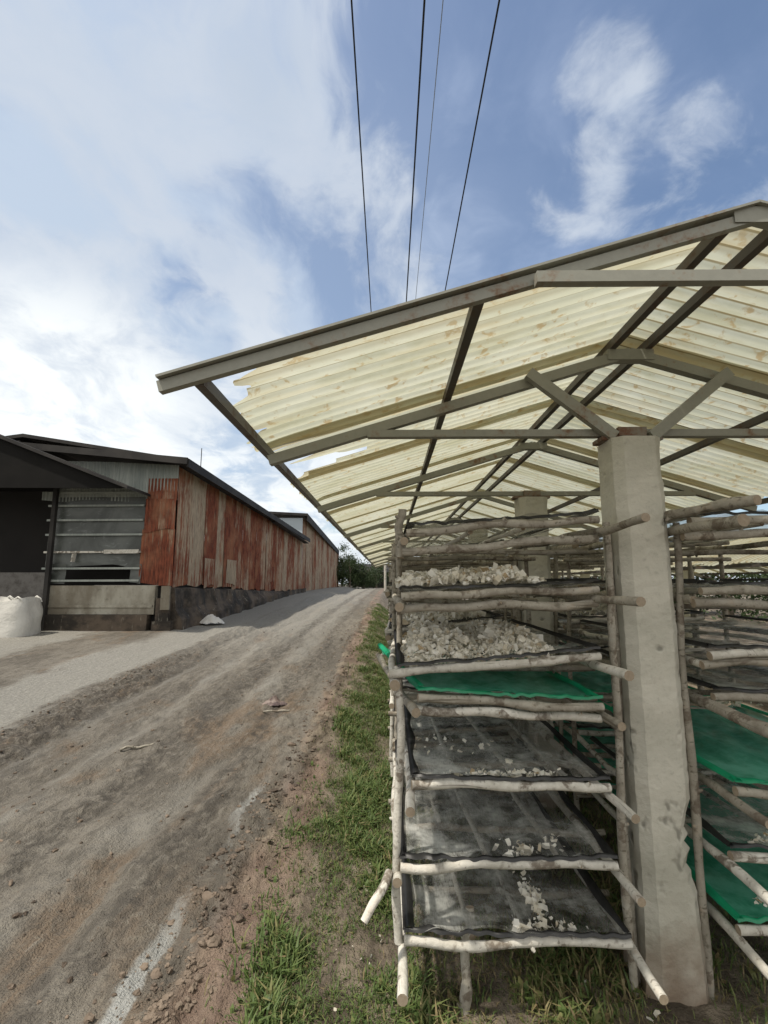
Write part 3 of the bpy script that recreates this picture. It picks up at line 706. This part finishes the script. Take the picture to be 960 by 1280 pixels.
flakes('flake_scatter', 'flakes at the edge of the sloping middle tray right of the pillar', 0, spots([(1.55, 2.3, .12, .05, 60)], 1.05), .010, 14, GF)
def fallen(rs, n):
    x = rs.uniform(-.25, 1.0, n); y = rs.uniform(1.9, 3.0, n); return np.stack([x, y, gz(x, y) + .008], 1)
flakes('fallen_flakes', 'few dried flakes fallen on the ground under the front rack', 90, fallen, .006, 44)
for k, nm in ((1, 'second'), (2, 'third'), (3, 'fourth')):
    flakes('flake_heap', f'layer of dried flakes on the {nm} rack beyond the pillars', 900, mound(1.33, 2.25, 2.06 + BAY * k, 2.9 + BAY * k, 1.32, .03, .075, lambda u, v: np.ones_like(u)), .016, 20 + k, GF)
    flakes('flake_heap', f'layer of dried flakes on the {nm} rack along the road side', 700, mound(.03, .70, 2.04 + BAY * k, 2.6 + BAY * k, 1.25, .05, .06, lambda u, v: np.ones_like(u)), .016, 30 + k, GF)

# ------------------------------------------------------------------ warehouse with rusted cladding
WX, WY, WL = -5.56, 12.4, 30.8                     # front corner and the far end of the first length
wh = thing('rusted_warehouse', 'long warehouse clad in rusty corrugated sheets beside the dirt road', 'warehouse', (WX, WY, 0))
def corr_sheet(name, parent, p0, along, width, z0, z1, z1b, mats, per=.09, amp=.011, seed=0, vertical=True):
    """corrugated sheet standing on a wall: p0 start (x,y), along unit (x,y); the top runs from z1 to z1b"""
    nrm = Vector((along[1], -along[0]))
    n = max(4, int(width / per * 5)); rows = 5
    u = np.linspace(0, width, n)[None, :].repeat(rows, 0); v = np.linspace(0, 1, rows)[:, None].repeat(n, 1)
    jag = .14 * (vnoise(u * 1.7 + seed, u * 0, seed) - .5)
    Z = z0 + jag * (1 - v) + (z1 + (z1b - z1) * u / width - z0) * v
    off = amp * np.sin(2 * np.pi * (u if vertical else Z) / per) + .03 * (vnoise(u * .8, v * 2, seed) - .5)
    X = p0[0] + along[0] * u + nrm.x * off - parent.location.x; Y = p0[1] + along[1] * u + nrm.y * off - parent.location.y
    return grid_mesh(name, X, Y, Z, mats, parent)
def eave(y): return 4.62 - .36 * (y - WY) / (WL - WY)
y = WY; i = 0; kinds = 'PPRRPMRMMRMMPMPMPMPP'
kinds = [CLAD_MIX, CLAD_PALE, CLAD_RED, CLAD_PALE, CLAD_RED, CLAD_MIX, CLAD_MIX, CLAD_RED, CLAD_RED, CLAD_MIX, CLAD_MIX, CLAD_RED, CLAD_MIX, CLAD_MIX, CLAD_PALE, CLAD_MIX, CLAD_MIX, CLAD_PALE, CLAD_MIX, CLAD_PALE, CLAD_PALE, CLAD_PALE]
q = random.Random(5)
while y < WL - .1:
    wdt = min(.92 + q.uniform(-.12, .12), WL - y)
    corr_sheet('cladding_sheet', wh, (WX + (.0 if i % 2 else .012), y), (0, 1), wdt + .03, 1.50 + q.uniform(-.05, .04) - .028 * (y - WY), eave(y), eave(y + wdt), kinds[min(i, 21)], seed=i)
    y += wdt; i += 1
for (ya, w_, za, zb, mt, sd) in ((WY + 2.0, .8, 1.47, 2.30, CLAD_PALE, 71), (WY + 4.0, 1.0, 1.50, 2.35, CLAD_PALE, 72), (WY + 9.3, 1.6, 1.55, 2.3, CLAD_MIX, 73)):
    corr_sheet('patch_sheet', wh, (WX + .04, ya), (0, 1), w_, za, zb, zb, mt, seed=sd)
# front: a red strip at the corner, smoked plastic, pale band over it
corr_sheet('cladding_sheet', wh, (WX - .86, WY - .03), (1, 0), .86, 1.52, 2.95, 2.95, CLAD_RED, seed=81)
corr_sheet('cladding_sheet', wh, (WX - .80, WY - .05), (1, 0), .79, 2.90, 3.75, 3.75, CLAD_RED, seed=82)
corr_sheet('cladding_sheet', wh, (WX - .78, WY - .03), (1, 0), .78, 3.70, 4.30, 4.30, CLAD_RED, seed=83)
corr_sheet('gable_sheet', wh, (WX - 3.6, WY + .0), (1, 0), 1.9, 3.72, 4.80, 4.75, GALV, seed=84)
corr_sheet('gable_sheet', wh, (WX - 1.75, WY - .012), (1, 0), 1.75, 3.70, 4.75, 4.66, GALV, seed=85)
corr_sheet('plastic_sheet', wh, (WX - 3.32, WY - .02), (1, 0), 2.50, 1.98, 3.80, 3.80, PLAST, per=.5, amp=.012, seed=86, vertical=False)
corr_sheet('plastic_sheet', wh, (WX - 3.30, WY - .035), (1, 0), .55, 1.55, 2.05, 2.05, PLAST, per=.5, amp=.012, seed=87, vertical=False)
corr_sheet('plastic_sheet', wh, (WX - 1.08, WY - .035), (1, 0), .28, 1.55, 2.05, 2.05, PLAST, per=.5, amp=.012, seed=88, vertical=False)
for i, z in enumerate((1.62, 1.93, 2.35, 2.80, 3.18, 3.56, 3.90)):
    b = MB(); b.beam((-3.34, -.075 if i != 1 else -.09, z), (-.83, -.075, z + .01), .035, .05); b.build('batten', [PALEWOOD if i in (2,) else GALV], wh)
b = MB(); b.beam((-1.75, -.13, 2.36), (-.86, -.12, 2.37), .03, .10); b.build('loose_plank', PALEWOOD, wh)
b = MB(); b.beam((-2.55, -.115, 2.10), (-2.52, -.115, 2.34), .03, .13, up=(0, 1, 0)); b.build('loose_plank', PALEWOOD, wh)
# walls behind, plinth, pier, roof
b = MB()
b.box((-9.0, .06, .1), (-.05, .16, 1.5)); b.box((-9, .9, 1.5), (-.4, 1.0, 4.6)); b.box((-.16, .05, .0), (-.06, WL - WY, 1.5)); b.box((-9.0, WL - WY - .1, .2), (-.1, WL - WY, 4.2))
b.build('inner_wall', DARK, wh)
b = MB(); b.box((-3.38, -.10, .78), (-.38, .055, 1.50)); b.box((-3.40, -.13, .95), (-.42, -.10, 1.02)); b.build('sill_wall', PLAS, wh)
b = MB(); b.box((-3.42, -.20, -.1), (-.50, .05, .775)); b.build('plinth', MASON, wh)
n = 60; vs = []; fs = []
for j in range(n + 1):
    yy = (WL - WY) * j / n; gg = g1(WX + .3, WY + yy)
    for (xx, z) in ((.35, gg - .2), (.30 + .06 * math.sin(j * 1.7), gg + .25), (.13 + .04 * math.sin(j * 2.3), max(gg, min(1.1, gg + .5))), (.07, 1.44 - .028 * yy), (-.05, 1.47 - .028 * yy)):
        vs.append((xx + .04 * math.sin(j * 5.1), yy, z))
for j in range(n):
    for k in range(4): fs.append((j * 5 + k, (j + 1) * 5 + k, (j + 1) * 5 + k + 1, j * 5 + k + 1))
vs2 = vs; b = MB(); b.add(vs2, fs); b.add([vs[k] for k in range(5)] + [(-.05, 0, -.2)], [(0, 1, 2, 3, 4, 5)]); b.build('plinth', MASON, wh)
b = MB(); b.box((-.36, -.22, -.1), (.12, .10, .62)); b.box((-.30, -.18, .62), (.02, .04, 1.18)); b.build('corner_pier', MASON, wh)
b = MB(); b.box((-.16, -.24, .9), (.06, -.19, 1.49)); b.build('pier_face', PLAS, wh)
b = MB()
L_ = WL - WY
for (xa, za, xb, zb) in ((.42, 4.60, -3.9, 5.30), (-3.9, 5.30, -8.6, 4.65)):
    m1 = .36
    vs = [(xa, -.5, za), (xb, -.5, zb), (xb, L_ + .3, zb - m1), (xa, L_ + .3, za - m1), (xa, -.5, za + .09), (xb, -.5, zb + .09), (xb, L_ + .3, zb + .09 - m1), (xa, L_ + .3, za + .09 - m1)]
    b.add(vs, [(0, 1, 2, 3), (7, 6, 5, 4), (0, 4, 5, 1), (1, 5, 6, 2), (2, 6, 7, 3), (3, 7, 4, 0)])
b.beam((.44, -.52, 4.60), (.44, L_ + .3, 4.60 - .36), .05, .22)
b.build('roof', DROOF, wh)
b = MB(); b.beam((.44, -.54, 4.64), (-3.9, -.54, 5.06), .05, .17); b.beam((-3.9, -.545, 5.06), (-8.6, -.54, 4.7), .05, .24); b.build('barge_board', DROOF, wh)
b = MB(); b.beam((.30, 9.5, 4.33), (.30, L_ - .2, 4.02), .30, .03); b.build('window_awning', DROOF, wh)
b = MB(); b.tube([(-.6, 2.9, 4.5), (-.6, 2.9, 5.95)], .014, 6); b.build('lightning_rod', WIRE, wh)

# taller hall behind it
hb = thing('tall_hall', 'taller hall with pale blue gable and sloping dark roof behind the rusted warehouse', 'hall', (-5.66, 31.3, 0))
b = MB(); b.box((-6, 0, .3), (0, .15, 5.75)); b.build('gable_wall', BLUEW, hb)
y = .0; i = 0
while y < 21:
    corr_sheet('cladding_sheet', hb, (-5.66 + (.02 if i % 2 else 0) + .002 * y, 31.3 + y), (0, 1), 1.62, .65, 5.80 - .045 * y, 5.80 - .045 * (y + 1.45), CLAD_PALE if i % 3 else CLAD_MIX, seed=i + 200); y += 1.4; i += 1
b = MB(); e0 = (.35, -.25, 5.86); e1 = (.1, 22.2, 4.92); r0 = (-6, -.25, 6.2); r1 = (-6, 22.2, 5.3)
b.add([e0, r0, r1, e1] + [(p[0], p[1], p[2] + .16) for p in (e0, r0, r1, e1)], [(0, 1, 2, 3), (7, 6, 5, 4), (0, 4, 5, 1), (1, 5, 6, 2), (2, 6, 7, 3), (3, 7, 4, 0)])
b.beam((.36, -.3, 5.72), (.11, 22.2, 4.78), .06, .42); b.build('roof', DROOF, hb)

# open store shed in front of it, on the left edge
st = thing('open_store', 'dark open fronted store with a low sloping roof beside the plastic sheeted wall', 'store', (-9.3, 11.2, 0))
b = MB()
gs = g1(-9, 11)
b.add([(3.05, 0, 3.80), (-3.2, 0, 6.24), (-3.2, 1.14, 6.24), (3.05, 1.14, 3.80), (3.05, 0, 3.87), (-3.2, 0, 6.34), (-3.2, 1.14, 6.34), (3.05, 1.14, 3.87)], [(0, 1, 2, 3), (7, 6, 5, 4), (0, 4, 5, 1), (1, 5, 6, 2), (2, 6, 7, 3), (3, 7, 4, 0)])
b.build('roof', DROOF, st)
b = MB()
for yy, f in ((.10, (0, 1, 2, 3)), (.14, (3, 2, 1, 0))): b.add([(2.95, yy, 3.835), (-3.1, yy, 6.19), (-3.1, yy, 3.86), (2.8, yy, 3.83)], [f])
b.build('gable_board', BLACKBD, st)
b = MB(); b.box((-3.2, 1.0, 3.93), (.60, 1.10, 4.05)); b.build('lintel', BLACKBD, st)
b = MB(); b.box((.58, .98, gs - .1), (.68, 1.08, 4.2)); b.build('post', DROOF, st)
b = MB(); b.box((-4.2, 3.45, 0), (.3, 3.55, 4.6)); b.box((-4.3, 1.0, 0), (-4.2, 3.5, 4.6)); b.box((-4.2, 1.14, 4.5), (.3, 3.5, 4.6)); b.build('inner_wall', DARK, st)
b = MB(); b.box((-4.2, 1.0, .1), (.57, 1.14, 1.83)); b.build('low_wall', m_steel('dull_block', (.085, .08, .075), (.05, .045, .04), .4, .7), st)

# sack, litter
def soft_box(name, w_, d_, h_, seed, m_, parent, puff_=.12, sq=3.2):
    vs = []; fs = []; ring = 28; rows = 14
    for i in range(rows):
        t = i / (rows - 1)
        for k in range(ring):
            a = 2 * math.pi * k / ring
            c_, s_ = math.cos(a), math.sin(a); r_ = (abs(c_) ** sq + abs(s_) ** sq) ** (-1 / sq)
            bul = 1 + puff_ * math.sin(math.pi * t) - .10 * t + .03 * math.sin(a * 5 + seed + t * 4) + .012 * math.sin(a * 3 - t * 11) + .02 * math.sin(a * 11 + t * 9)
            zt = h_ * t * (1 + .07 * math.sin(a * 2 + seed) * t)
            vs.append((w_ / 2 * c_ * r_ * bul, d_ / 2 * s_ * r_ * bul, zt))
    for i in range(rows - 1):
        for k in range(ring):
            k2 = (k + 1) % ring; fs.append((i * ring + k, i * ring + k2, (i + 1) * ring + k2, (i + 1) * ring + k))
    b = MB(); b.add(vs, fs); t0 = len(b.v)
    top = vs[-ring:]; ins = [(p[0] * .8, p[1] * .8, p[2] - .10 + .03 * math.sin(i * 1.3)) for i, p in enumerate(top)]
    b.add(top + ins, [(k, (k + 1) % ring, ring + (k + 1) % ring, ring + k) for k in range(ring)] + [tuple(range(ring, 2 * ring))])
    return b.build(name, m_, parent, True)
sx, sy = -8.85, 11.45
sk = thing('bulk_sack', 'white woven bulk sack standing by the dark store', 'sack', (sx, sy, g1(sx, sy) - .03))
soft_box('body', .98, .85, .86, 2, SACK, sk, .05, 4.5)
for (cx, cy) in ((-.33, -.3), (.33, -.3), (.33, .3), (-.33, .3)):
    b = MB(); b.tube([(cx - .10, cy, .78), (cx - .08, cy - .02, .87), (cx, cy - .04, .92), (cx + .08, cy - .02, .86), (cx + .10, cy, .78)], .022, 6); b.build('lifting_loop', SACK, sk, True)
def litter(name, label, cat, x, y, w_, seed, m_, hgt=.16, flat=1.0):
    rs = np.random.RandomState(seed); n = 22
    u = np.linspace(-1, 1, n)[None, :].repeat(n, 0); v = np.linspace(-1, 1, n)[:, None].repeat(n, 1)
    r_ = np.sqrt(u * u + v * v)
    h = hgt * np.clip(1.1 - r_, -.1, 1) * (.4 + 1.4 * fbm(u * 2.5 + seed, v * 2.5, seed)) + .05 * hgt
    jx = .25 * (fbm(u * 3 + 9, v * 3, seed + 2) - .5); jy = .25 * (fbm(u * 3, v * 3 + 5, seed + 4) - .5)
    keep = (r_[:-1, :-1] + .3 * (fbm(u * 3, v * 3, seed + 7) - .5)[:-1, :-1]) < .95
    o = grid_mesh(name, (u + jx) * w_ / 2, (v + jy) * w_ / 2 * flat, h, m_, None, False, keep); o.location = (x, y, g1(x, y) + .005)
    return tag(o, label, cat)
litter('plastic_bag', 'crumpled white plastic bag lying at the foot of warehouse plinth', 'bag', -4.95, 13.6, .75, 3, SACK, .26, .7)
litter('flattened_cardboard', 'flattened torn brown scrap lying on the orange mud', 'scrap', -1.40, 6.15, .40, 8, m_steel('scrap', (.16, .12, .10), (.07, .05, .05), .4, .6), .07, .5)
for (name, lab, x, y, l, a, s_) in (('stick', 'short dark stick lying in the wheel ruts', -2.35, 4.72, .28, .5, 1), ('stick', 'thin pale stick beside the flattened brown scrap', -1.30, 5.80, .30, .05, 2)):
    b = MB(); z = g1(x, y) + .015; b.pole((-l / 2 * math.cos(a), -l / 2 * math.sin(a), 0), (l / 2 * math.cos(a), l / 2 * math.sin(a), .01), .014, .010, s_)
    o = b.build(name, [WOOD, CUT], None, True); o.location = (x, y, z); tag(o, lab, 'stick')

# ------------------------------------------------------------------ power lines
for (xx, zz_, r_, m_, lab) in ((-.40, 8.0, .0105, WIRE, 'black overhead power line, leftmost above the shed roof'), (.40, 8.0, .0125, WIRE, 'black overhead power line in the middle, thickest of the four'), (1.22, 8.0, .0115, WIRE, 'black overhead power line slanting furthest right'), (.66, 8.6, .006, CABLE, 'thin pale grey overhead cable between two black lines')):
    b = MB(); pts = [(xx, y, zz_ + .0016 * (y - 26) ** 2 * .35 - .36) for y in np.linspace(-8, 60, 40)]
    b.tube(pts, r_, 6); tag(b.build('power_line', m_, None, True), lab, 'power line', 'overhead power lines')

# ------------------------------------------------------------------ trees and a house at the end of the road
def tree(label, x, y, h, cw, seed, group):
    rs = np.random.RandomState(seed); z0 = g1(x, y) - .1
    root = thing('tree', label, 'tree', (x, y, z0), group)
    b = MB(); q = random.Random(seed); tips = []
    b.tube([(0, 0, 0), (.05, .03, h * .3), (-.03, .05, h * .6)], [.14, .11, .05], 8)
    for i in range(7):
        a = q.uniform(0, 6.28); zb = h * q.uniform(.22, .55); e = (math.cos(a) * cw * .38, math.sin(a) * cw * .38, zb + h * q.uniform(.15, .4))
        b.tube([(0, 0, zb), (e[0] * .5, e[1] * .5, zb + (e[2] - zb) * .6), e], [.05, .035, .012], 6); tips.append(e)
    b.build('trunk', BARK, root, True)
    cl = [np.array(tips[rs.randint(len(tips))]) * np.array([1, 1, rs.uniform(.25, 1)]) + rs.normal(size=3) * np.array([cw * .16, cw * .16, h * .10]) for _ in range(38)]
    P = np.concatenate([c + rs.normal(size=(150, 3)) * cw * .085 for c in cl]); n = len(P)
    a_ = rs.normal(size=(n, 3)); a_ /= np.linalg.norm(a_, axis=1)[:, None]; b_ = np.cross(a_, rs.normal(size=(n, 3))); b_ /= np.linalg.norm(b_, axis=1)[:, None]
    s_ = rs.uniform(.05, .12, (n, 1)); co = np.stack([P - a_ * s_, P + b_ * s_ * .5, P + a_ * s_, P - b_ * s_ * .5], 1).reshape(-1, 3)
    raw_mesh('crown', co, np.arange(n * 4).reshape(n, 4), LEAF, root)
for i, (x, y, h, cw, lab) in enumerate(((-4.3, 53, 4.6, 3.2, 'dark bushy tree just past the hall corner'), (-2.9, 55, 3.4, 2.8, 'low dark tree at the end of the road, left of the pale post'), (-5.6, 58, 5.6, 3.6, 'tallest dark tree behind the far corner of the hall'), (-1.6, 62, 3.2, 3.0, 'far dark tree showing under the shed eave'))):
    tree(lab, x, y, h, cw, i + 40, 'trees at the end of the road')
for i, (x, y, h, cw, lab) in enumerate(((15.5, 13.5, 3.4, 4.2, 'dark bush beyond the second shed, seen low between the shelves'), (13.5, 19.5, 3.4, 4.4, 'dark bush farther back beyond the second shed'), (11.5, 27, 3.6, 4.6, 'farthest dark bush behind the second shed'))):
    tree(lab, x, y, h, cw, i + 60, 'bushes beyond the second shed')
fh = thing('far_house', 'small dark house with low roof at the end of the road', 'house', (-1.5, 66, g1(-1.5, 66)))
b = MB(); b.box((-3, 0, -.2), (4, 4, 2.2)); b.build('wall', DARK, fh)
b = MB(); b.add([(-3.5, -.8, 2.1), (4.5, -.8, 2.1), (4.5, 2, 3.3), (-3.5, 2, 3.3), (4.5, 4.8, 2.1), (-3.5, 4.8, 2.1)], [(0, 1, 2, 3), (3, 2, 4, 5)]); b.build('roof', DROOF, fh)
b = MB(); b.tube([(0, 0, -.1), (0, 0, 2.4)], .10, 10); o = b.build('white_post', PALEWOOD, None, True); o.location = (-.30, 40, g1(-.3, 40)); tag(o, 'pale post at the far end of the shed eave', 'post')

# ------------------------------------------------------------------ clods and grass
def clods():
    rs = np.random.RandomState(3); import bmesh
    bm = bmesh.new(); bmesh.ops.create_icosphere(bm, subdivisions=2, radius=1); base = np.array([v.co[:] for v in bm.verts]); fc = np.array([[v.index for v in f.verts] for f in bm.faces]); bm.free()
    n = 5200; yy = 1.3 * (14 / 1.3) ** rs.uniform(0, 1, n); xx = -.80 + rs.normal(size=n) * .11 - .05 * np.sin(yy * .7)
    m_ = rs.uniform(size=n) < .26; xx[m_] = rs.uniform(-4.0, -1.0, m_.sum())
    m2 = (~m_) & (rs.uniform(size=n) < .14); xx[m2] = rs.uniform(-.7, .9, m2.sum())
    m3 = (rs.uniform(size=n) < .14); xx[m3] = -3.85 + rs.normal(size=m3.sum()) * .18; yy[m3] = rs.uniform(3.5, 9, m3.sum())
    s_ = .0025 + .013 * rs.uniform(size=n) ** 5.0; big_ = (~m_) & (~m2) & (rs.uniform(size=n) < .035); s_[big_] *= 2.0
    V = []; F = []
    for i in range(n):
        d = 1 + .7 * (np.sin(base @ rs.normal(size=3) * 3 + rs.uniform(0, 6)) * .5 + rs.uniform(-.2, .2, len(base)))
        sc = s_[i] * np.array([rs.uniform(.8, 1.5), rs.uniform(.8, 1.5), rs.uniform(.5, .9)])
        p = base * d[:, None] * sc; a = rs.uniform(0, 6.28); c_, q_ = math.cos(a), math.sin(a)
        p = np.stack([p[:, 0] * c_ - p[:, 1] * q_, p[:, 0] * q_ + p[:, 1] * c_, p[:, 2]], 1)
        V.append(p + np.array([xx[i], yy[i], 0])); F.append(fc + i * len(base))
    V = np.concatenate(V); zc = np.repeat(gz(xx, yy) + s_ * .25, len(base)); V[:, 2] += zc
    tag(raw_mesh('clods', V, np.concatenate(F), CLOD, smooth=False), 'loose clods and small stones along the torn edge of the mud', 'clods', None, 'stuff')
clods()
def grass():
    rs = np.random.RandomState(9); n = 640000
    yy = 1.25 * (22 / 1.25) ** (rs.uniform(0, 1, n) ** .95); xx = rs.uniform(-.78, 2.3, n)
    d = fbm(xx * 4.5, yy * 3, 31, 4); edge = sst(xx + .25 * (fbm(xx * 3, yy * 3, 8) - .5) + .12 * (fbm(xx * 14, yy * 9, 12) - .5), -.63, -.40)
    under = (1 - .60 * sst(xx, .10, .35)) * (1 - .6 * sst(xx, 1.0, 1.3)) * (1 - sst(yy, 5, 8) * sst(xx, .3, .6)) 
    bare = sst(d, .20, .46)
    edge = np.maximum(edge, .05 * sst(xx, -.75, -.62))
    keep = rs.uniform(size=n) < edge * under * (.08 + .92 * bare) * np.clip(.42 + .10 * yy, 0, 1)
    xx, yy, d = xx[keep], yy[keep], d[keep]; n = len(xx)
    L = (.018 + .056 * rs.uniform(size=n) ** 1.8) * (.6 + .9 * sst(d, .4, .65)); wd = L * rs.uniform(.025, .055, n) + .0009
    broad = rs.uniform(size=n) < .16; wd[broad] = L[broad] * .20; L[broad] *= .6
    a = rs.uniform(0, 6.283, n); lean = rs.uniform(.25, 1.1, n); ca, sa = np.cos(a), np.sin(a)
    z = gz(xx, yy) - .004; base = np.stack([xx, yy, z], 1); side = np.stack([-sa, ca, 0 * a], 1)
    fwd = np.stack([ca, sa, 0 * a], 1); up = np.array([0, 0, 1.0])
    mid = base + fwd * (L * lean * .35)[:, None] + up * (L * .55)[:, None]
    tip = base + fwd * (L * lean)[:, None] + up * (L * (1.0 - .35 * lean))[:, None]
    w_ = wd[:, None]
    co = np.stack([base - side * w_ * .6, base + side * w_ * .6, mid + side * w_ * .8, mid - side * w_ * .8, tip + side * w_ * .12, tip - side * w_ * .12], 1).reshape(-1, 3)
    b0 = (np.arange(n) * 6)[:, None]; fc = np.concatenate([b0 + np.array([[0, 1, 2, 3]]), b0 + np.array([[3, 2, 4, 5]])])
    dry = np.clip(rs.uniform(0, .62, n) + .55 * (rs.uniform(size=n) < (.14 + .45 * sst(xx, .0, .3))), 0, 1)
    tag(raw_mesh('grass', co, fc, GRASS, colors=np.repeat(dry, 6)), 'short green grass and weeds along the edge of the racks', 'grass', None, 'stuff')
grass()
